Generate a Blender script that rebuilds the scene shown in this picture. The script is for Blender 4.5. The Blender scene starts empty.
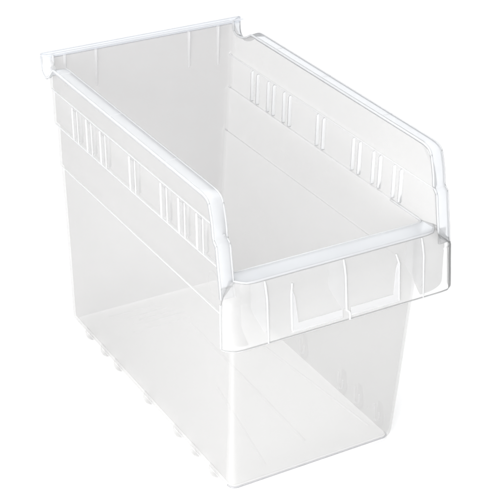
import bpy, bmesh, math, random
from mathutils import Vector, Matrix
random.seed(7)
MM = 0.001
sc = bpy.context.scene
C = sc.collection

# ------------------------------------------------------------------ camera
cam_d = bpy.data.cameras.new("camera")
cam = bpy.data.objects.new("camera", cam_d)
C.objects.link(cam)
R_ = Vector((0.86854038, -0.49555475, 0.00794288))
U_ = Vector((0.22986005, 0.41696206, 0.87937875))
F_ = Vector((0.4390922, 0.76195021, -0.47605663))
M = Matrix((R_, U_, -F_)).transposed().to_4x4()
M.translation = Vector((-491.334, -747.138, 663.710)) * MM
cam.matrix_world = M
cam_d.sensor_width = 36.0
cam_d.lens = 36.0 * 1539.2 / 500.0
cam_d.clip_start = 0.02
cam_d.clip_end = 100.0
sc.camera = cam

# ------------------------------------------------------------------ world + lamps
world = bpy.data.worlds.new("World")
sc.world = world
world.use_nodes = True
bg = world.node_tree.nodes["Background"]
bg.inputs[0].default_value = (0.97, 0.985, 1.0, 1)
bg.inputs[1].default_value = 0.50

def area(name, loc, aim, sx, sy, power, col=(1, 1, 1)):
    d = bpy.data.lights.new(name, 'AREA')
    d.shape = 'RECTANGLE'; d.size = sx; d.size_y = sy; d.energy = power; d.color = col
    o = bpy.data.objects.new(name, d); C.objects.link(o)
    o.location = loc
    o.rotation_euler = (Vector(aim) - Vector(loc)).to_track_quat('-Z', 'Y').to_euler()
    return o
area("overhead_softbox", (-0.10, 0.55, 1.9), (0, 0.15, 0), 2.2, 2.2, 45)
area("side_softbox", (-1.4, -0.9, 0.47), (0, 0.15, 0.1), 1.0, 1.2, 52)

sc.view_settings.view_transform = 'Standard'
sc.view_settings.look = 'None'
sc.view_settings.exposure = 0.0
sc.view_settings.gamma = 1.0
sc.render.engine = 'CYCLES'
sc.cycles.use_denoising = True
sc.cycles.max_bounces = 24
sc.cycles.transparent_max_bounces = 48
sc.cycles.diffuse_bounces = 8
sc.cycles.glossy_bounces = 8
sc.cycles.transmission_bounces = 16

# ------------------------------------------------------------------ materials
def plastic(name, clear, tint, body, rough=0.16, gloss=0.6, trans=0.5, refract=False):
    m = bpy.data.materials.new(name); m.use_nodes = True
    t = m.node_tree; n = t.nodes; L = t.links; n.clear()
    out = n.new('ShaderNodeOutputMaterial')
    tc = n.new('ShaderNodeTexCoord')
    nz = n.new('ShaderNodeTexNoise'); nz.inputs['Scale'].default_value = 16; nz.inputs['Detail'].default_value = 3
    L.new(tc.outputs['Object'], nz.inputs['Vector'])
    fine = n.new('ShaderNodeTexNoise'); fine.inputs['Scale'].default_value = 900; fine.inputs['Detail'].default_value = 2
    L.new(tc.outputs['Object'], fine.inputs['Vector'])
    bump = n.new('ShaderNodeBump'); bump.inputs['Strength'].default_value = 0.015; bump.inputs['Distance'].default_value = 0.0004
    L.new(fine.outputs['Fac'], bump.inputs['Height'])
    dif = n.new('ShaderNodeBsdfDiffuse'); dif.inputs[0].default_value = (*body, 1)
    trl = n.new('ShaderNodeBsdfTranslucent'); trl.inputs[0].default_value = (*body, 1)
    L.new(bump.outputs[0], dif.inputs['Normal'])
    m1 = n.new('ShaderNodeMixShader'); m1.inputs[0].default_value = trans
    L.new(dif.outputs[0], m1.inputs[1]); L.new(trl.outputs[0], m1.inputs[2])
    if refract:
        tr = n.new('ShaderNodeBsdfRefraction'); tr.inputs['IOR'].default_value = 1.49; tr.inputs['Roughness'].default_value = 0.08
    else:
        tr = n.new('ShaderNodeBsdfTransparent')
    tr.inputs[0].default_value = (*tint, 1)
    mr = n.new('ShaderNodeMapRange')
    mr.inputs['From Min'].default_value = 0.3; mr.inputs['From Max'].default_value = 0.7
    var = 0.0 if refract else 0.012
    mr.inputs['To Min'].default_value = clear - var; mr.inputs['To Max'].default_value = clear + var
    L.new(nz.outputs['Fac'], mr.inputs['Value'])
    m2 = n.new('ShaderNodeMixShader')
    L.new(mr.outputs[0], m2.inputs[0]); L.new(m1.outputs[0], m2.inputs[1]); L.new(tr.outputs[0], m2.inputs[2])
    geo = n.new('ShaderNodeNewGeometry')
    ior = n.new('ShaderNodeMapRange')
    ior.inputs['To Min'].default_value = 1.49; ior.inputs['To Max'].default_value = 1 / 1.49
    L.new(geo.outputs['Backfacing'], ior.inputs['Value'])
    fr = n.new('ShaderNodeFresnel'); L.new(ior.outputs[0], fr.inputs['IOR'])
    mul = n.new('ShaderNodeMath'); mul.operation = 'MULTIPLY'; mul.inputs[1].default_value = gloss
    L.new(fr.outputs[0], mul.inputs[0])
    gl = n.new('ShaderNodeBsdfGlossy'); gl.inputs['Roughness'].default_value = rough
    L.new(bump.outputs[0], gl.inputs['Normal'])
    m3 = n.new('ShaderNodeMixShader')
    L.new(mul.outputs[0], m3.inputs[0]); L.new(m2.outputs[0], m3.inputs[1]); L.new(gl.outputs[0], m3.inputs[2])
    L.new(m3.outputs[0], out.inputs['Surface'])
    return m

WALL = plastic("clear_plastic_wall", 0.71, (0.88, 0.876, 0.874), (0.635, 0.635, 0.63), trans=0.3)
BACK_SHADED = plastic("clear_plastic_back_shaded", 0.70, (0.84, 0.835, 0.833), (0.54, 0.539, 0.538), trans=0.3)  # same plastic as the side walls, back wall's shade put into a darker tint
THICK = plastic("clear_plastic_thick", 0.66, (0.955, 0.96, 0.97), (0.93, 0.94, 0.955), rough=0.12, refract=True)
LEDGE = plastic("clear_plastic_ledge", 0.50, (0.95, 0.96, 0.975), (0.94, 0.952, 0.97), rough=0.12, refract=True)
RAIL = plastic("clear_plastic_rail", 0.60, (0.95, 0.957, 0.97), (0.88, 0.90, 0.935))
FRONT = plastic("clear_plastic_front", 0.75, (0.96, 0.958, 0.956), (0.97, 0.97, 0.97), trans=0.3, refract=True, gloss=0.4)
FACE = plastic("clear_plastic_face", 0.72, (0.93, 0.928, 0.926), (0.72, 0.72, 0.715), trans=0.3, gloss=0.15)
NUB = plastic("clear_plastic_nub", 0.84, (0.95, 0.95, 0.95), (0.80, 0.80, 0.80))
FRAME = plastic("clear_plastic_frame", 0.64, (0.97, 0.97, 0.975), (0.92, 0.92, 0.925))
RIB = plastic("clear_plastic_rib", 0.40, (0.97, 0.97, 0.975), (0.94, 0.945, 0.955), rough=0.12, refract=True)
EDGE = plastic("clear_plastic_dark_edge", 0.72, (0.92, 0.925, 0.94), (0.72, 0.73, 0.76), rough=0.12, refract=True)  # darker tint stands in for dark refraction in the plastic's edge
FLOORM = plastic("clear_plastic_base", 0.58, (0.97, 0.969, 0.968), (0.94, 0.938, 0.935), trans=0.3)

wm = bpy.data.materials.new("white_seamless_paper"); wm.use_nodes = True
b_ = wm.node_tree.nodes["Principled BSDF"]
b_.inputs['Base Color'].default_value = (0.94, 0.94, 0.94, 1); b_.inputs['Roughness'].default_value = 0.8
nn = wm.node_tree.nodes.new('ShaderNodeTexNoise'); nn.inputs['Scale'].default_value = 300
bb = wm.node_tree.nodes.new('ShaderNodeBump'); bb.inputs['Strength'].default_value = 0.02
wm.node_tree.links.new(nn.outputs['Fac'], bb.inputs['Height']); wm.node_tree.links.new(bb.outputs[0], b_.inputs['Normal'])

# ------------------------------------------------------------------ helpers
def link_mesh(name, verts, faces, mat, parent=None, smooth=True, angle=35, closed=True):
    me = bpy.data.meshes.new(name)
    me.from_pydata([Vector(v) * MM for v in verts], [], faces)
    bm = bmesh.new(); bm.from_mesh(me)
    bmesh.ops.remove_doubles(bm, verts=bm.verts, dist=1e-6)
    if closed: bmesh.ops.recalc_face_normals(bm, faces=bm.faces)
    bm.to_mesh(me); bm.free()
    me.materials.append(mat)
    if smooth:
        me.shade_smooth()
        me.set_sharp_from_angle(angle=math.radians(angle))
    me.validate()
    o = bpy.data.objects.new(name, me); C.objects.link(o)
    if parent: o.parent = parent
    return o

class MB:
    def __init__(s): s.v = []; s.f = []
    def add(s, vs, fs):
        k = len(s.v); s.v += [tuple(v) for v in vs]; s.f += [tuple(i + k for i in f) for f in fs]
    def grid(s, G, flip=False, closed=False):
        r, c = len(G), len(G[0]); k = len(s.v)
        for row in G: s.v += [tuple(p) for p in row]
        for i in range(r - 1):
            for j in range(c if closed else c - 1):
                j2 = (j + 1) % c
                f = (k + i*c + j, k + i*c + j2, k + (i+1)*c + j2, k + (i+1)*c + j)
                s.f.append(f[::-1] if flip else f)
    def build(s, name, mat, parent=None, **kw): return link_mesh(name, s.v, s.f, mat, parent, **kw)

def gnormals(G):
    r, c = len(G), len(G[0]); N = []
    for i in range(r):
        row = []
        for j in range(c):
            a = Vector(G[i][min(j+1, c-1)]) - Vector(G[i][max(j-1, 0)])
            b = Vector(G[min(i+1, r-1)][j]) - Vector(G[max(i-1, 0)][j])
            n = a.cross(b)
            row.append(n.normalized() if n.length > 1e-9 else None)
        N.append(row)
    for i in range(r):
        for j in range(c):
            if N[i][j] is None: N[i][j] = N[i-1][j] if i else Vector((0, 0, 1))
    return N

def offset(G, d):
    N = gnormals(G)
    return [[Vector(G[i][j]) + N[i][j] * d for j in range(len(G[0]))] for i in range(len(G))]

def solid_sheet(mb, G, t):
    """closed plate of thickness t centred on grid G"""
    A = offset(G, t/2); B = offset(G, -t/2)
    mb.grid(A); mb.grid(B, flip=True)
    r, c = len(G), len(G[0])
    for seq in ([(0, j) for j in range(c)], [(r-1, j) for j in range(c)], [(i, 0) for i in range(r)], [(i, c-1) for i in range(r)]):
        mb.grid([[A[i][j] for i, j in seq], [B[i][j] for i, j in seq]])

def lerp(a, b, t): return a + (b - a) * t
def interp(tab, z):
    for (z0, a), (z1, b) in zip(tab, tab[1:]):
        if min(z0, z1) <= z <= max(z0, z1): return lerp(a, b, (z - z0) / (z1 - z0) if z1 != z0 else 0)
    return tab[0][1] if abs(z - tab[0][0]) < abs(z - tab[-1][0]) else tab[-1][1]

# ------------------------------------------------------------------ bin dimensions (mm)
ZR, ZA, ZB, ZC = 237.0, 212.0, 182.5, 145.5
T = 2.0
# side wall profile rows: (half width of mid surface, z)
upper = [(78.7, ZR), (78.9, 225.0), (79.2, ZA+1.6), (79.0, ZA+0.5), (78.3, ZA-0.3), (77.9, ZA-1.2), (77.7, 198.0), (77.5, ZB+2.2), (77.2, ZB+0.8), (76.6, ZB+0.1)]
lower = [(75.6, ZB-0.2), (74.9, ZB-0.9), (74.7, ZB-2.2), (74.5, 165.0), (74.2, ZC+1.6), (74.0, ZC+0.6), (73.2, ZC-0.2), (72.8, ZC-1.4), (71.2, 100.0), (69.6, 50.0), (68.3, 8.0)]
yfront = [(ZB, 0.0), (ZC, 1.5), (0, 11.6)]
yback = [(ZR, 275.0), (140, 277.5), (0, 281.0)]
RF, RB = 2.4, 3.5
# front edge of the upper side panels (y as a function of z)
pedge = [(ZR, 14.0), (234.5, 8.0), (230, 4.0), (226, 1.8), (217, -1.5), (205, -5.5), (186, -9.5), (ZB, -10.0)]
ROOT = bpy.data.objects.new("storage_bin", None)
ROOT.empty_display_size = 0.05
C.objects.link(ROOT)
ROOT['label'] = "clear plastic open-front shelf bin with stepped sides and label holder on white paper"
ROOT['category'] = "storage bin"

# rows of the shell: fillet to the floor appended
RFL = 5.0
rows = []           # (hw, z, yf, yb, inset)
for hw, z in upper + lower: rows.append((hw, z, interp(yfront, min(z, ZB)), interp(yback, z), 0.0, z > ZB))
hw0, zf0 = 68.3, 1.0
for k in range(1, 7):
    a = k / 6 * math.pi / 2
    ins = RFL * (1 - math.cos(a)); z = zf0 + RFL - RFL * math.sin(a)
    rows.append((68.15, z, 11.4, 280.9, ins, False))
NS, NA = 60, 6
def frad(z): return lerp(5.5, RF, max(0.0, min(1.0, z / 70)))
def u_row(hw, z, yf, yb, ins, up):
    """left side front->back, arc, back wall, arc, right side back->front"""
    hw -= ins; yb -= ins; yf += ins
    rb = max(RB - ins * 0.3, 1.5); rf = max(frad(z) - ins * 0.1, 1.9)
    ys = interp(pedge, z) if up else yf + rf
    L = []
    e = 2.5
    for i in range(NS + 1):
        L.append(Vector((-hw, lerp(ys + (e if up else 0), yb - rb, i / NS), z)))
    for k in range(1, NA + 1):
        a = k / NA * math.pi / 2
        L.append(Vector((-hw + rb * (1 - math.cos(a)), yb - rb + rb * math.sin(a), z)))
    nb = 20
    for i in range(1, nb): L.append(Vector((lerp(-hw + rb, hw - rb, i / nb), yb, z)))
    for k in range(NA, -1, -1):
        a = k / NA * math.pi / 2
        L.append(Vector((hw - rb * (1 - math.cos(a)), yb - rb + rb * math.sin(a), z)))
    for i in range(NS - 1, -1, -1):
        L.append(Vector((hw, lerp(ys - (e if up else 0), yb - rb, i / NS), z)))
    return L
def f_row(hw, z, yf, yb, ins, up):
    hw -= ins; yf += ins; rf = max(frad(z) - ins * 0.1, 1.9)
    L = []
    for k in range(0, NA + 1):
        a = k / NA * math.pi / 2
        L.append(Vector((hw - rf * (1 - math.cos(a)), yf + rf - rf * math.sin(a), z)))
    nb = 20
    for i in range(1, nb): L.append(Vector((lerp(hw - rf, -hw + rf, i / nb), yf, z)))
    for k in range(NA, -1, -1):
        a = k / NA * math.pi / 2
        L.append(Vector((-hw + rf * (1 - math.cos(a)), yf + rf - rf * math.sin(a), z)))
    return L

rows[0] = (rows[0][0], ZR, rows[0][2], rows[0][3], 0.0, True)
GU = [u_row(*r) for r in rows]
for p in GU[0]:
    if abs(p.x) < 77.5: p.z = 239.2
# notch in the top of the side walls beside the back wall
nback = [(236.0, 236.4), (243.0, 236.2), (251.0, 232.5), (258.0, 229.6), (263.0, 229.8), (267.0, 232.5), (269.6, 236.6), (290.0, 237)]
def notch_cap(y): return interp(nback, y) if y > 236 else 1e9
for i, row in enumerate(GU):
    for p in row:
        if abs(p.x) > 77 and p.z > ZA + 1.6 and p.y > 236:
            zt = notch_cap(p.y)
            lo = ZA + 1.6
            p.z = lo + (p.z - lo) * (min(zt, ZR) - lo) / (ZR - lo)
nu = len(upper)
lo_rows = rows[nu:]
GF = [f_row(*r) for r in lo_rows]
# full closed lower loops for consistent normals
GUo, GUi = offset(GU, T/2), offset(GU, -T/2)
GFo, GFi = offset(GF, T/2), offset(GF, -T/2)
nfl = 6
for k in range(len(GF)):          # stitch the two grids at the shared columns
    for S, Fr in ((GUo, GFo), (GUi, GFi)):
        a = (S[nu+k][-1] + Fr[k][0]) / 2; S[nu+k][-1] = a; Fr[k][0] = a
        b = (S[nu+k][0] + Fr[k][-1]) / 2; S[nu+k][0] = b; Fr[k][-1] = b

def cols(G, a, b): return [r[a:b+1] for r in G]
NC = len(GU[0]); iL = NS; iBk = NS + NA
def piece(name, mat, go, gi, caps):
    mb = MB(); mb.grid(go); mb.grid(gi, flip=True)
    r, c = len(go), len(go[0])
    if 'top' in caps: mb.grid([go[0], gi[0]], flip=True)
    return mb
nfl = 2
nw = len(rows) - nfl              # rows down to the foot of the fillet
# side walls
for a, b in ((0, NS), (NC - 1 - NS, NC - 1)):
    go, gi = cols(GUo[:nw], a, b), cols(GUi[:nw], a, b)
    mb = piece('side_wall', WALL, go, gi, ('top',))
    e = 0 if a == 0 else NS
    mb.grid([[go[i][e] for i in range(nu)], [gi[i][e] for i in range(nu)]])
    mb.build('side_wall', WALL, ROOT)
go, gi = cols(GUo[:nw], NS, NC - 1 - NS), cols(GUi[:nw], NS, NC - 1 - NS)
piece('back_wall', BACK_SHADED, go, gi, ('top',)).build('back_wall', BACK_SHADED, ROOT)
nlw = len(GF) - nfl
front = piece('front_wall', FACE, GFo[:nlw], GFi[:nlw], ()).build('front_wall', FACE, ROOT)
# base: fillet rows + floor plate
mb = MB()
for S, Fr, fl in ((GUo, GFo, False), (GUi, GFi, True)):
    loop_rows = []
    for k in range(nlw - 1, len(GF)):
        loop_rows.append(list(S[nu + k]) + list(Fr[k][1:-1]))
    mb.grid(loop_rows, flip=fl, closed=True)
    k = len(mb.v); last = loop_rows[-1]
    mb.add(last, [tuple(range(len(last)))[::-1 if fl else 1]])
base = mb.build('base', FLOORM, ROOT)

# ------------------------------------------------------------------ rim: flange swept along the side, the notch and the front edge
def skew(x, y, z):
    """the notch is shallower and further forward at the wall than at the flange's outer edge"""
    u = max(0.0, min(1.0, (abs(x) - 77.4) / 10.0))
    if y > 236:
        return y - 6 * (1 - u) * min(1, (y - 236) / 18), z + max(0, 238.2 - z) * 0.4 * (1 - u)
    return y, z
def sweep(mb, path, section):
    """path: list of (y, z); section(k) -> list of (x, d): d is the distance along the path's outward normal"""
    G = []
    for k, (y, z) in enumerate(path):
        a = Vector(path[max(k-1, 0)]); b = Vector(path[min(k+1, len(path)-1)])
        t = (b - a).normalized(); n = Vector((-t.y, t.x))
        G.append([Vector((x, *skew(x, y + n.x * d, z + n.y * d))) for x, d in section(k)])
    mb.grid(G, closed=True)
    mb.f.append(tuple(range(len(mb.v) - len(G[-1]), len(mb.v))))
    k0 = len(mb.v) - len(G) * len(G[0])
    mb.f.append(tuple(range(k0, k0 + len(G[0])))[::-1])

def smooth_path(P, n=4):
    for _ in range(n):
        Q = [P[0]]
        for a, b in zip(P, P[1:]):
            a = Vector(a); b = Vector(b)
            Q += [a * .75 + b * .25, a * .25 + b * .75]
        Q.append(P[-1]); P = [tuple(q) for q in Q]
    return P
def bar(mb, p0, p1, wdir, hdir, w0, h0, w1=None, h1=None, n=6):
    """tapered half-round bar from p0 to p1, base on the wall, height along hdir"""
    p0, p1, wd, hd = Vector(p0), Vector(p1), Vector(wdir), Vector(hdir)
    w1 = w0 if w1 is None else w1; h1 = h0 if h1 is None else h1
    G = []
    st = [(0, .0), (.02, .6), (.05, 1), (.95, 1), (.98, .6), (1, .0)]
    for t, q in st:
        c = p0.lerp(p1, t); w = lerp(w0, w1, t) * (0.5 + 0.5 * q); h = lerp(h0, h1, t) * q
        row = [c + wd * (w/2) * math.cos(math.pi * k / n) + hd * (h * math.sin(math.pi * k / n) ** 0.6) - hd * (0.0) for k in range(n + 1)]
        G.append(row)
    mb.grid(G)
def tube(mb, P, r, n=8):
    G = []
    for k, p in enumerate(P):
        t = (P[min(k+1, len(P)-1)] - P[max(k-1, 0)]).normalized()
        ref = Vector((0, 0, 1)) if abs(t.z) < 0.9 else Vector((1, 0, 0))
        a = t.cross(ref).normalized(); b = a.cross(t)
        G.append([p + a * r * math.cos(2*math.pi*i/n) + b * r * math.sin(2*math.pi*i/n) for i in range(n)])
    mb.grid(G, closed=True)
    k0 = len(mb.v) - len(G)*n
    mb.f.append(tuple(range(k0, k0+n))[::-1]); mb.f.append(tuple(range(len(mb.v)-n, len(mb.v))))
for s in (-1, 1):
    sk = 2.5 * (-s); nk = -5 if s > 0 else 0
    P = [(-13.2 + sk, 172.5), (-12.6 + sk, 177), (-11.3 + sk, 185), (-8.5 + sk, 200), (-7.2 + sk, 208.5), (-3.2 + sk, 210.5), (-2.4 + sk, 219), (0.5 + sk, 229), (3.0 + sk, 235.5), (9.0 + sk, 238.0), (18 + sk, 238.2), (60, 238.2), (150, 238.2), (236, 238.2),
         (249 + nk, 238.0), (253.5 + nk, 235.8), (261 + nk*.6, 228.5), (266.5 + nk*.2, 225.2), (271, 225.0), (274.4, 227.5), (275.4, 233), (275.8, 240.2)]
    P = smooth_path(P, 2)
    def sec(k):
        w0 = 77.4; w1 = 87.6 if P[k][0] < 240 else lerp(87.6, 85.4 if s < 0 else 87.6, min(1, (P[k][0] - 240) / 34))
        t, lip = 1.8, 2.6
        pts = [(w0, -t), (w0, -0.5), (w0 + 0.5, 0), (w1 - 2.2, -0.1), (w1 - 0.7, -0.6), (w1, -1.4), (w1 + 0.1, -lip), (w1 - 1.3, -lip), (w1 - 1.4, -t - 0.3), (w1 - 2.2, -t), (w0 + 2.5, -t)]
        pts = [(s * x, d) for x, d in pts]
        return pts if s < 0 else pts[::-1]
    mb = MB(); sweep(mb, P, sec)
    rim = mb.build('side_rim', THICK, ROOT)
    for xx, d, r in ((77.7, -0.35, 0.75), (87.1, -1.0, 0.7)):
        Q = []
        for k, (y, z) in enumerate(P):
            t = (Vector(P[min(k+1, len(P)-1)]) - Vector(P[max(k-1, 0)])).normalized()
            Q.append((y - t.y * d, z + t.x * d))
        mb = MB(); tube(mb, [Vector((s * (xx - (max(0, y - 240) / 34 * (2.2 if s < 0 else 0) if xx > 80 else 0)), *skew(xx, y, z))) for y, z in Q], r)
        mb.build('rim_edge', RIB, rim)
    for y in ((66, 150, 236) if s < 0 else (60, 140, 205)):
        mb = MB(); bar(mb, (s * 78.2, y, 237.9), (s * 87.2, y, 237.5), (0, 1, 0), (0, 0, 1), 1.6, 0.5)
        mb.build('rim_tick', FRAME, rim)
# back rim: top plate with a turned-down outer lip
def sweep_x(mb, sec, xs):
    G = [[Vector((x, y, z)) for y, z in sec] for x in xs]
    mb.grid(G, closed=True)
    n = len(sec); k0 = len(mb.v) - len(G) * n
    mb.f.append(tuple(range(k0, k0 + n))); mb.f.append(tuple(range(len(mb.v) - n, len(mb.v)))[::-1])
mb = MB()
sweep_x(mb, [(270.6, 238.6), (270.6, 240.0), (271.2, 240.6), (276.6, 240.8), (278.2, 240.2), (278.8, 239.0), (279.0, 235.0), (277.6, 234.8), (277.0, 238.2), (276.4, 238.8)], [-85.0 + 172 * i / 12 for i in range(13)])
rim = mb.build('back_rim', RAIL, ROOT)
for yy, zz in ((270.9, 240.2), (278.2, 240.0)):
    mb = MB(); tube(mb, [Vector((-85.0 + 172 * i / 10, yy, zz)) for i in range(11)], 0.55); mb.build('rim_edge', RIB, rim)
# ------------------------------------------------------------------ ribs on the back wall under the rim
for x in (-67.0, -41, 39.6, 65.8):
    z0 = 206.5 if abs(x) < 60 else 203.5
    if x < -60: z0 = 210
    mb = MB(); bar(mb, (x, 274.0, 238.3), (x, 274.1, z0), (1, 0, 0), (0, -1, 0), 2.6, 2.6, 1.6, 1.0)
    mb.build('back_rib', FRAME, ROOT)

# ------------------------------------------------------------------ divider slots: pairs of ribs on the inner side faces
slots = [232, 207, 183, 134.5, 86, 60, 34.3]
for s in (-1, 1):
    for yc in slots:
        mb = MB()
        for dy in (-4.2, 4.2):
            big = 2.8 if dy < 0 else 2.2
            bar(mb, (s * 76.95, yc + dy, ZA - 2.0), (s * 76.6, yc + dy, ZB + 1.6), (0, 1, 0), (-s, 0, 0), big, 2.0, big, 2.3)
            # hooked foot of the rib
            bar(mb, (s * 76.5, yc + dy + 0.4, ZB + 1.9), (s * 76.5, yc + dy + 3.2, ZB + 3.0), (0, 0, 1), (-s, 0, 0), 1.6, 2.0, 1.0, 1.0)
            # the same rib shows as a low bead on the outer face
            if s > 0: continue
            ow = 2.7 if dy > 0 else 1.7
            bar(mb, (s * 78.75, yc + dy, ZA - 1.5), (s * 78.35, yc + dy, ZB + 1.4), (0, 1, 0), (s, 0, 0), ow, 0.55 if dy > 0 else 0.3)
        slot = mb.build('divider_slot', RIB, ROOT)
        if s < 0:        # thin pale plate added between the two ribs to lighten the slot
            mb = MB(); solid_sheet(mb, [[Vector((-79.0, yc - 3.0, ZA - 3)), Vector((-79.0, yc + 3.2, ZA - 3))], [Vector((-78.6, yc - 3.0, ZB + 3)), Vector((-78.6, yc + 3.2, ZB + 3))]], 0.25)
            mb.build('slot_pale_plate', NUB, slot)

def smooth3(P, n=2):
    for _ in range(n):
        Q = [P[0]]
        for a, b in zip(P, P[1:]): Q += [a * .75 + b * .25, a * .25 + b * .75]
        P = Q + [P[-1]]
    return P
# ------------------------------------------------------------------ nubs at the foot of the side walls
for s, ys in ((-1, (248, 219, 194, 141, 91.5, 64.5, 35.7)), (1, (235, 207, 183, 137, 80, 57, 30))):
    for yc in ys:
        G = []
        for z, h, w in ((20, 0.0, 2.6), (19, 0.35, 3.0), (15, 0.9, 3.3), (11, 1.7, 3.7), (6, 2.5, 4.2), (3, 3.0, 4.4), (1.0, 3.1, 4.3), (-0.3, 2.6, 3.9), (-0.9, 1.4, 3.0), (-1.0, 0.0, 1.5)):
            if s < 0: z, h = (z * 0.45 if z > 0 else z), h
            xw = 69.3 + max(z, 5) * 0.03 - (max(0, 5 - z) ** 1.5) * 0.2
            if s < 0: h *= 0.95; w *= 1.15
            G.append([Vector((s * (xw + h * math.sin(math.pi * k / 10) ** 0.8), yc + w * math.cos(math.pi * k / 10), z)) for k in range(11)])
        mb = MB(); mb.grid(G, flip=(s > 0)); nub = mb.build('foot_nub', NUB if s > 0 else WALL, ROOT)
        if s > 0:        # raised loop round the hollow of the nub, on the inner face
            L = [(3.9, 17), (3.6, 11), (3.3, 7), (2.4, 4.4), (0.6, 3.6), (-1.2, 4.2), (-2.4, 6.5), (-2.9, 10), (-2.8, 13)]
            mb = MB(); tube(mb, smooth3([Vector((66.9 + z * 0.033, yc + y, z)) for y, z in L]), 0.95, 6)
            mb.build('nub_loop', FRAME, nub)

# ------------------------------------------------------------------ front: ledge + label holder
HOLD = None
def apron_loop(level):
    """plan outline of the label holder, left back -> front -> right back; level 0 top edge .. 1 bottom"""
    pass
top = [(-79.5, -6.0), (-77.4, -9.0), (-74.6, -12.4), (-71.8, -15.0), (-67, -15.7)]
mid = [(-88.6, -12.6), (-87.8, -14.4), (-86, -16.5), (-81.5, -18.9), (-75, -19.4)]
bot = [(-89.4, -14.8), (-88.7, -16.6), (-87, -18.5), (-82.5, -21.6), (-76, -22.2)]
def full(h, yc):
    L = [Vector((x, y)) for x, y in h]
    n = 24
    x0, y0 = h[-1]
    L += [Vector((lerp(x0, -x0, i / n), y0)) for i in range(1, n)]
    L += [Vector((-x, y)) for x, y in h[::-1]]
    return L
lt, lm, lb = full(top, 0), full(mid, 0), full(bot, 0)
levels = [(lt, lt, 0, 182.4), (lt, lm, .12, 181.6), (lt, lm, .45, 177.5), (lt, lm, .8, 173.3), (lt, lm, .96, 171.2), (lm, lb, .02, 169.8), (lm, lb, .35, 159), (lm, lb, .7, 149), (lm, lb, .97, 140.4), (lb, lb, 0, 139)]
G = [[Vector((lerp(a[j].x, b[j].x, f), lerp(a[j].y, b[j].y, f), z)) for j in range(len(a))] for a, b, f, z in levels]
mb = MB(); solid_sheet(mb, G, 1.8)
HOLD = mb.build('label_holder', FRONT, ROOT)
mb = MB(); tube(mb, [Vector((p.x, p.y, 138.9)) for p in lb], 0.75); mb.build('lower_edge', RIB, HOLD)
for s in (-1, 1):
    mb = MB(); tube(mb, [Vector((s * 88.7, -12.4, 170.5)), Vector((s * 89.0, -13.0, 160)), Vector((s * 89.5, -14.6, 139.5))], 1.1); mb.build('end_edge', RIB, HOLD)  # pale tubes added to whiten the dark-refracting ends of the holder
# end webs: the side flange carried down behind both ends of the label holder
for s in (-1, 1):
    n = 8
    xi = 61.5 if s > 0 else 73.0
    G = [[Vector((s * lerp(xi, 87.0, i / n), -8.5 - (1 - (i / n) ** 3) * dy, z)) for i in range(n + 1)] for z, dy in ((180.2, .5), (168, .7), (154, 1.0), (149, 2.0), (145, 5.0), (142, 8.5), (140.4, 11.0))]
    mb = MB(); solid_sheet(mb, G, 1.6); mb.build('end_web', WALL, HOLD)
# ledge between body opening and label holder
HI, RI = 75.0, 4.5
inner = [Vector((-HI + RI * (1 - math.cos(a)), 0.2 + RI * (1 - math.sin(a)))) for a in [k / 8 * math.pi / 2 for k in range(9)]]
inner = inner + [Vector((lerp(-HI + RI, HI - RI, i / 20), 0.2)) for i in range(1, 20)] + [Vector((-p.x, p.y)) for p in inner[::-1]]
def resample(P, n):
    d = [0]
    for a, b in zip(P, P[1:]): d.append(d[-1] + (b - a).length)
    out = []
    for i in range(n + 1):
        t = d[-1] * i / n
        k = max(j for j in range(len(d) - 1) if d[j] <= t + 1e-9)
        out.append(P[k].lerp(P[k+1], (t - d[k]) / (d[k+1] - d[k])))
    return out
ri, ro = resample(inner, 44), resample(lt, 44)
G = [[Vector((lerp(ri[j].x, ro[j].x, f), lerp(ri[j].y, ro[j].y, f), ZB - 0.3 + dz)) for j in range(45)] for f, dz in ((0.0, -0.1), (0.06, 0.35), (0.14, 0.05), (.5, 0), (.86, 0.05), (.95, 0.4), (1.0, -0.1))]
mb = MB(); solid_sheet(mb, G, 1.8)
mb.build('ledge', LEDGE, ROOT)

# beads along both edges of the ledge
mb = MB(); tube(mb, [Vector((-75.5, 40, ZB - 0.1))] + [Vector((p.x, p.y, ZB + 0.55)) for p in inner] + [Vector((75.5, 40, ZB - 0.1))], 0.8)
mb.build('lip_bead', RIB, ROOT)
mb = MB(); tube(mb, [Vector((p.x, p.y, ZB + 0.35)) for p in lt[1:-1]], 0.85)
mb.build('lip_bead', RIB, ROOT)

# pale tubes stand in for light piped along the thickened side wall steps
for s, tab in ((-1, ((79.85, ZA + 1.0, -1, 0.6), (78.05, ZB + 0.9, -7, 0.65), (74.95, ZC + 1.0, 8, 0.55))),
               (1, ((76.9, ZA - 1.3, -7, 0.5), (76.2, ZB + 0.4, 8, 0.4), (73.2, ZC - 0.3, 6, 0.35)))):
    for xw, z, y0, r in tab:
        mb = MB()
        tube(mb, [Vector((s * xw, lerp(y0, 270.8 if s < 0 else 273.5, i / 20), z)) for i in range(21)], r)
        if s > 0:
            tube(mb, [Vector((xw - 0.2, 271.5 + i * .9, z + 0.2)) for i in range(4)], r * 2.0)
        mb.build('step_edge', RIB if s < 0 else FRAME, ROOT)

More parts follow.
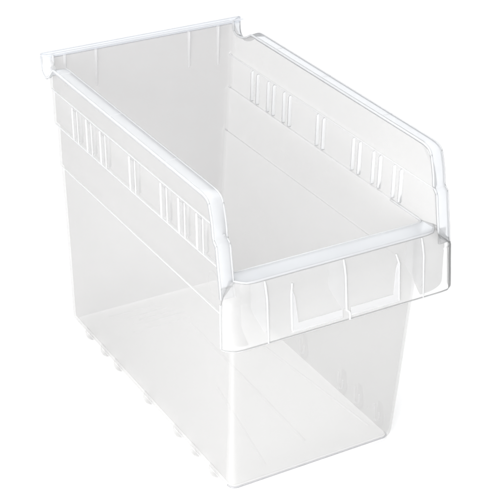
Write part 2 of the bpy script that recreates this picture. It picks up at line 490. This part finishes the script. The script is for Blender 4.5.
# gussets under the ledge
for x in (-59.5, 0, 62.0):
    prof = [(-0.6, ZB - 1.4), (-15.2, ZB - 1.4), (-18.2, 172), (-19.0, 166), (-19.9, 147), (-18, 145), (-4, 151), (-0.2, 154)]
    vs = [Vector((x + d, y, z)) for d in (-0.8, 0.8) for y, z in prof]; n = len(prof)
    fs = [tuple(range(n)), tuple(range(n, 2*n))[::-1]] + [(i, (i+1) % n, n + (i+1) % n, n + i) for i in range(n)]
    mb = MB(); mb.add(vs, [f[::-1] for f in fs]); mb.build('gusset', FRAME, HOLD, smooth=False)
    # the rib's front bead down the face of the holder
    mb = MB()
    zb = 147 if x == 0 else 139.2
    P = [(x, -16.5, 181.9), (x, -18.4, 177.5), (x, -20.2, 170.8), (x, -20.5, 168)]
    P = [Vector(p) for p in P] + [Vector((x, -20.6 - 2.1 * t, lerp(166, zb, t))) for t in (0, .25, .5, .75, 1)]
    if x == 0: P += [Vector((2.0, -22.9, 145.4)), Vector((2.8, -23.0, 143)), Vector((2.8, -23.1, 139.2))]
    G = []
    for k, p in enumerate(P):
        t = (P[min(k+1, len(P)-1)] - P[max(k-1, 0)]).normalized()
        nrm = Vector((0, -1, 0)); nrm = (nrm - t * nrm.dot(t)).normalized(); side = t.cross(nrm)
        G.append([p + side * 0.75 * math.cos(math.pi * i / 6) + nrm * 0.8 * math.sin(math.pi * i / 6) for i in range(7)])
    mb.grid(G, flip=False); mb.build('front_rib', RIB, HOLD)

# label frames: raised ridge down the outer side and along the bottom of each window
def holder_y(z): return -(interp([(182.5, 15.4), (171.2, 19.4), (139, 22.2)], z)) - 0.9
for s in (-1, 1):
    mb = MB()
    xo = 41.8 * s
    P = [Vector((xo - 1.6 * s, holder_y(176.5), 176.5)), Vector((xo, holder_y(170), 170)), Vector((xo, holder_y(160), 160)), Vector((xo, holder_y(150), 150)), Vector((xo, holder_y(143.5), 143.5))]
    w = 0.6
    G = [[p + Vector((w, 0.1, 0)), p + Vector((w * .8, -0.8, 0)), p + Vector((0, -1.1, 0)), p + Vector((-w * .8, -0.8, 0)), p + Vector((-w, 0.1, 0))] for p in P]
    mb.grid(G, flip=True)
    zc = 142.8; hy = holder_y(zc)
    mb.grid([[Vector((x, hy + 0.1, zc + .8)), Vector((x, hy - 0.8, zc + 0.6)), Vector((x, hy - 1.0, zc)), Vector((x, hy - 0.8, zc - .6)), Vector((x, hy + .1, zc - .8))] for x in (xo + s * 0.5, 3.4 * s)], flip=(s > 0))
    # sloping shoulder between the frame and the window
    o3 = [(xo - 0.6 * s, 172), (xo - 0.6 * s, 143.4), (3.4 * s, 143.4)]
    i3 = [(xo - 2.6 * s, 167), (xo - 4.6 * s, 148.2), (3.4 * s, 148.2)]
    mb2 = MB(); solid_sheet(mb2, [[Vector((x, holder_y(z) - 0.75, z)) for x, z in o3], [Vector((x, holder_y(z) - 0.45, z)) for x, z in i3]], 0.5)
    mb2.build('frame_shoulder', FRAME, HOLD)
    mb.build('label_frame', RIB, HOLD)

# faint moulded ring on the outside of the left wall
mb = MB()
G = []
for i in range(40):
    a = 2 * math.pi * i / 40
    cy, cz = 21 + 8 * math.cos(a), 165.5 + 9 * math.sin(a)
    xx = -(interp([(ZB, 75.9), (ZC, 75.2)], cz))
    G.append([Vector((xx, cy + math.cos(a) * 0.3, cz + math.sin(a) * 0.3)), Vector((xx - 0.15, cy, cz)), Vector((xx, cy - math.cos(a) * .3, cz - math.sin(a) * .3))])
G.append(G[0]); mb.grid(G, flip=True); mb.build('moulded_ring', NUB, ROOT)
# faint ridges of moulded lettering and flow lines on the base
mb = MB()
rl = random.Random(3)
for x0, x1, y in ((-44, -2, 266), (-30, 6, 257), (-22, 10, 250), (-20, 16, 243), (-36, 16, 234)):
    x = x0
    while x < x1:                                # worn, unreadable raised strokes
        w = rl.uniform(1.2, 4.5); hgt = rl.uniform(0.7, 1.3)
        mb.grid([[Vector((xx, y + hgt, 2.05)), Vector((xx, y, 2.45)), Vector((xx, y - hgt, 2.05))] for xx in (x, x + w)], flip=True)
        x += w + rl.uniform(0.4, 1.2)
for xa, xb, ya, yb_ in ((8.5, 13, 36, 225), (-32, -14, 25, 130), (60, 47, 30, 175)):
    G = [[Vector((x - 1.2, y, 2.05)), Vector((x, y, 2.6)), Vector((x + 1.2, y, 2.05))] for x, y in ((xa, ya), (xb, yb_))]
    mb.grid(G, flip=True)
mb.build('base_ridge', FRAME, base)
mb = MB(); tube(mb, [Vector((p.x, p.y, 1.3)) for p in f_row(66.6, 0.4, 13.0, 281, 0, False)], 0.65); mb.build('bottom_edge', EDGE, base)  # last tube is added for the dark refracted line along the front bottom

# ------------------------------------------------------------------ white paper sheet the bin stands on
gm = MB(); S = 3000
gm.add([(-S, -S, -1.2), (S, -S, -1.2), (S, S, -1.2), (-S, S, -1.2)], [(0, 1, 2, 3)])
g = gm.build('ground', wm, None, smooth=False)
g['kind'] = 'structure'; g['label'] = "plain white paper sheet under the bin"
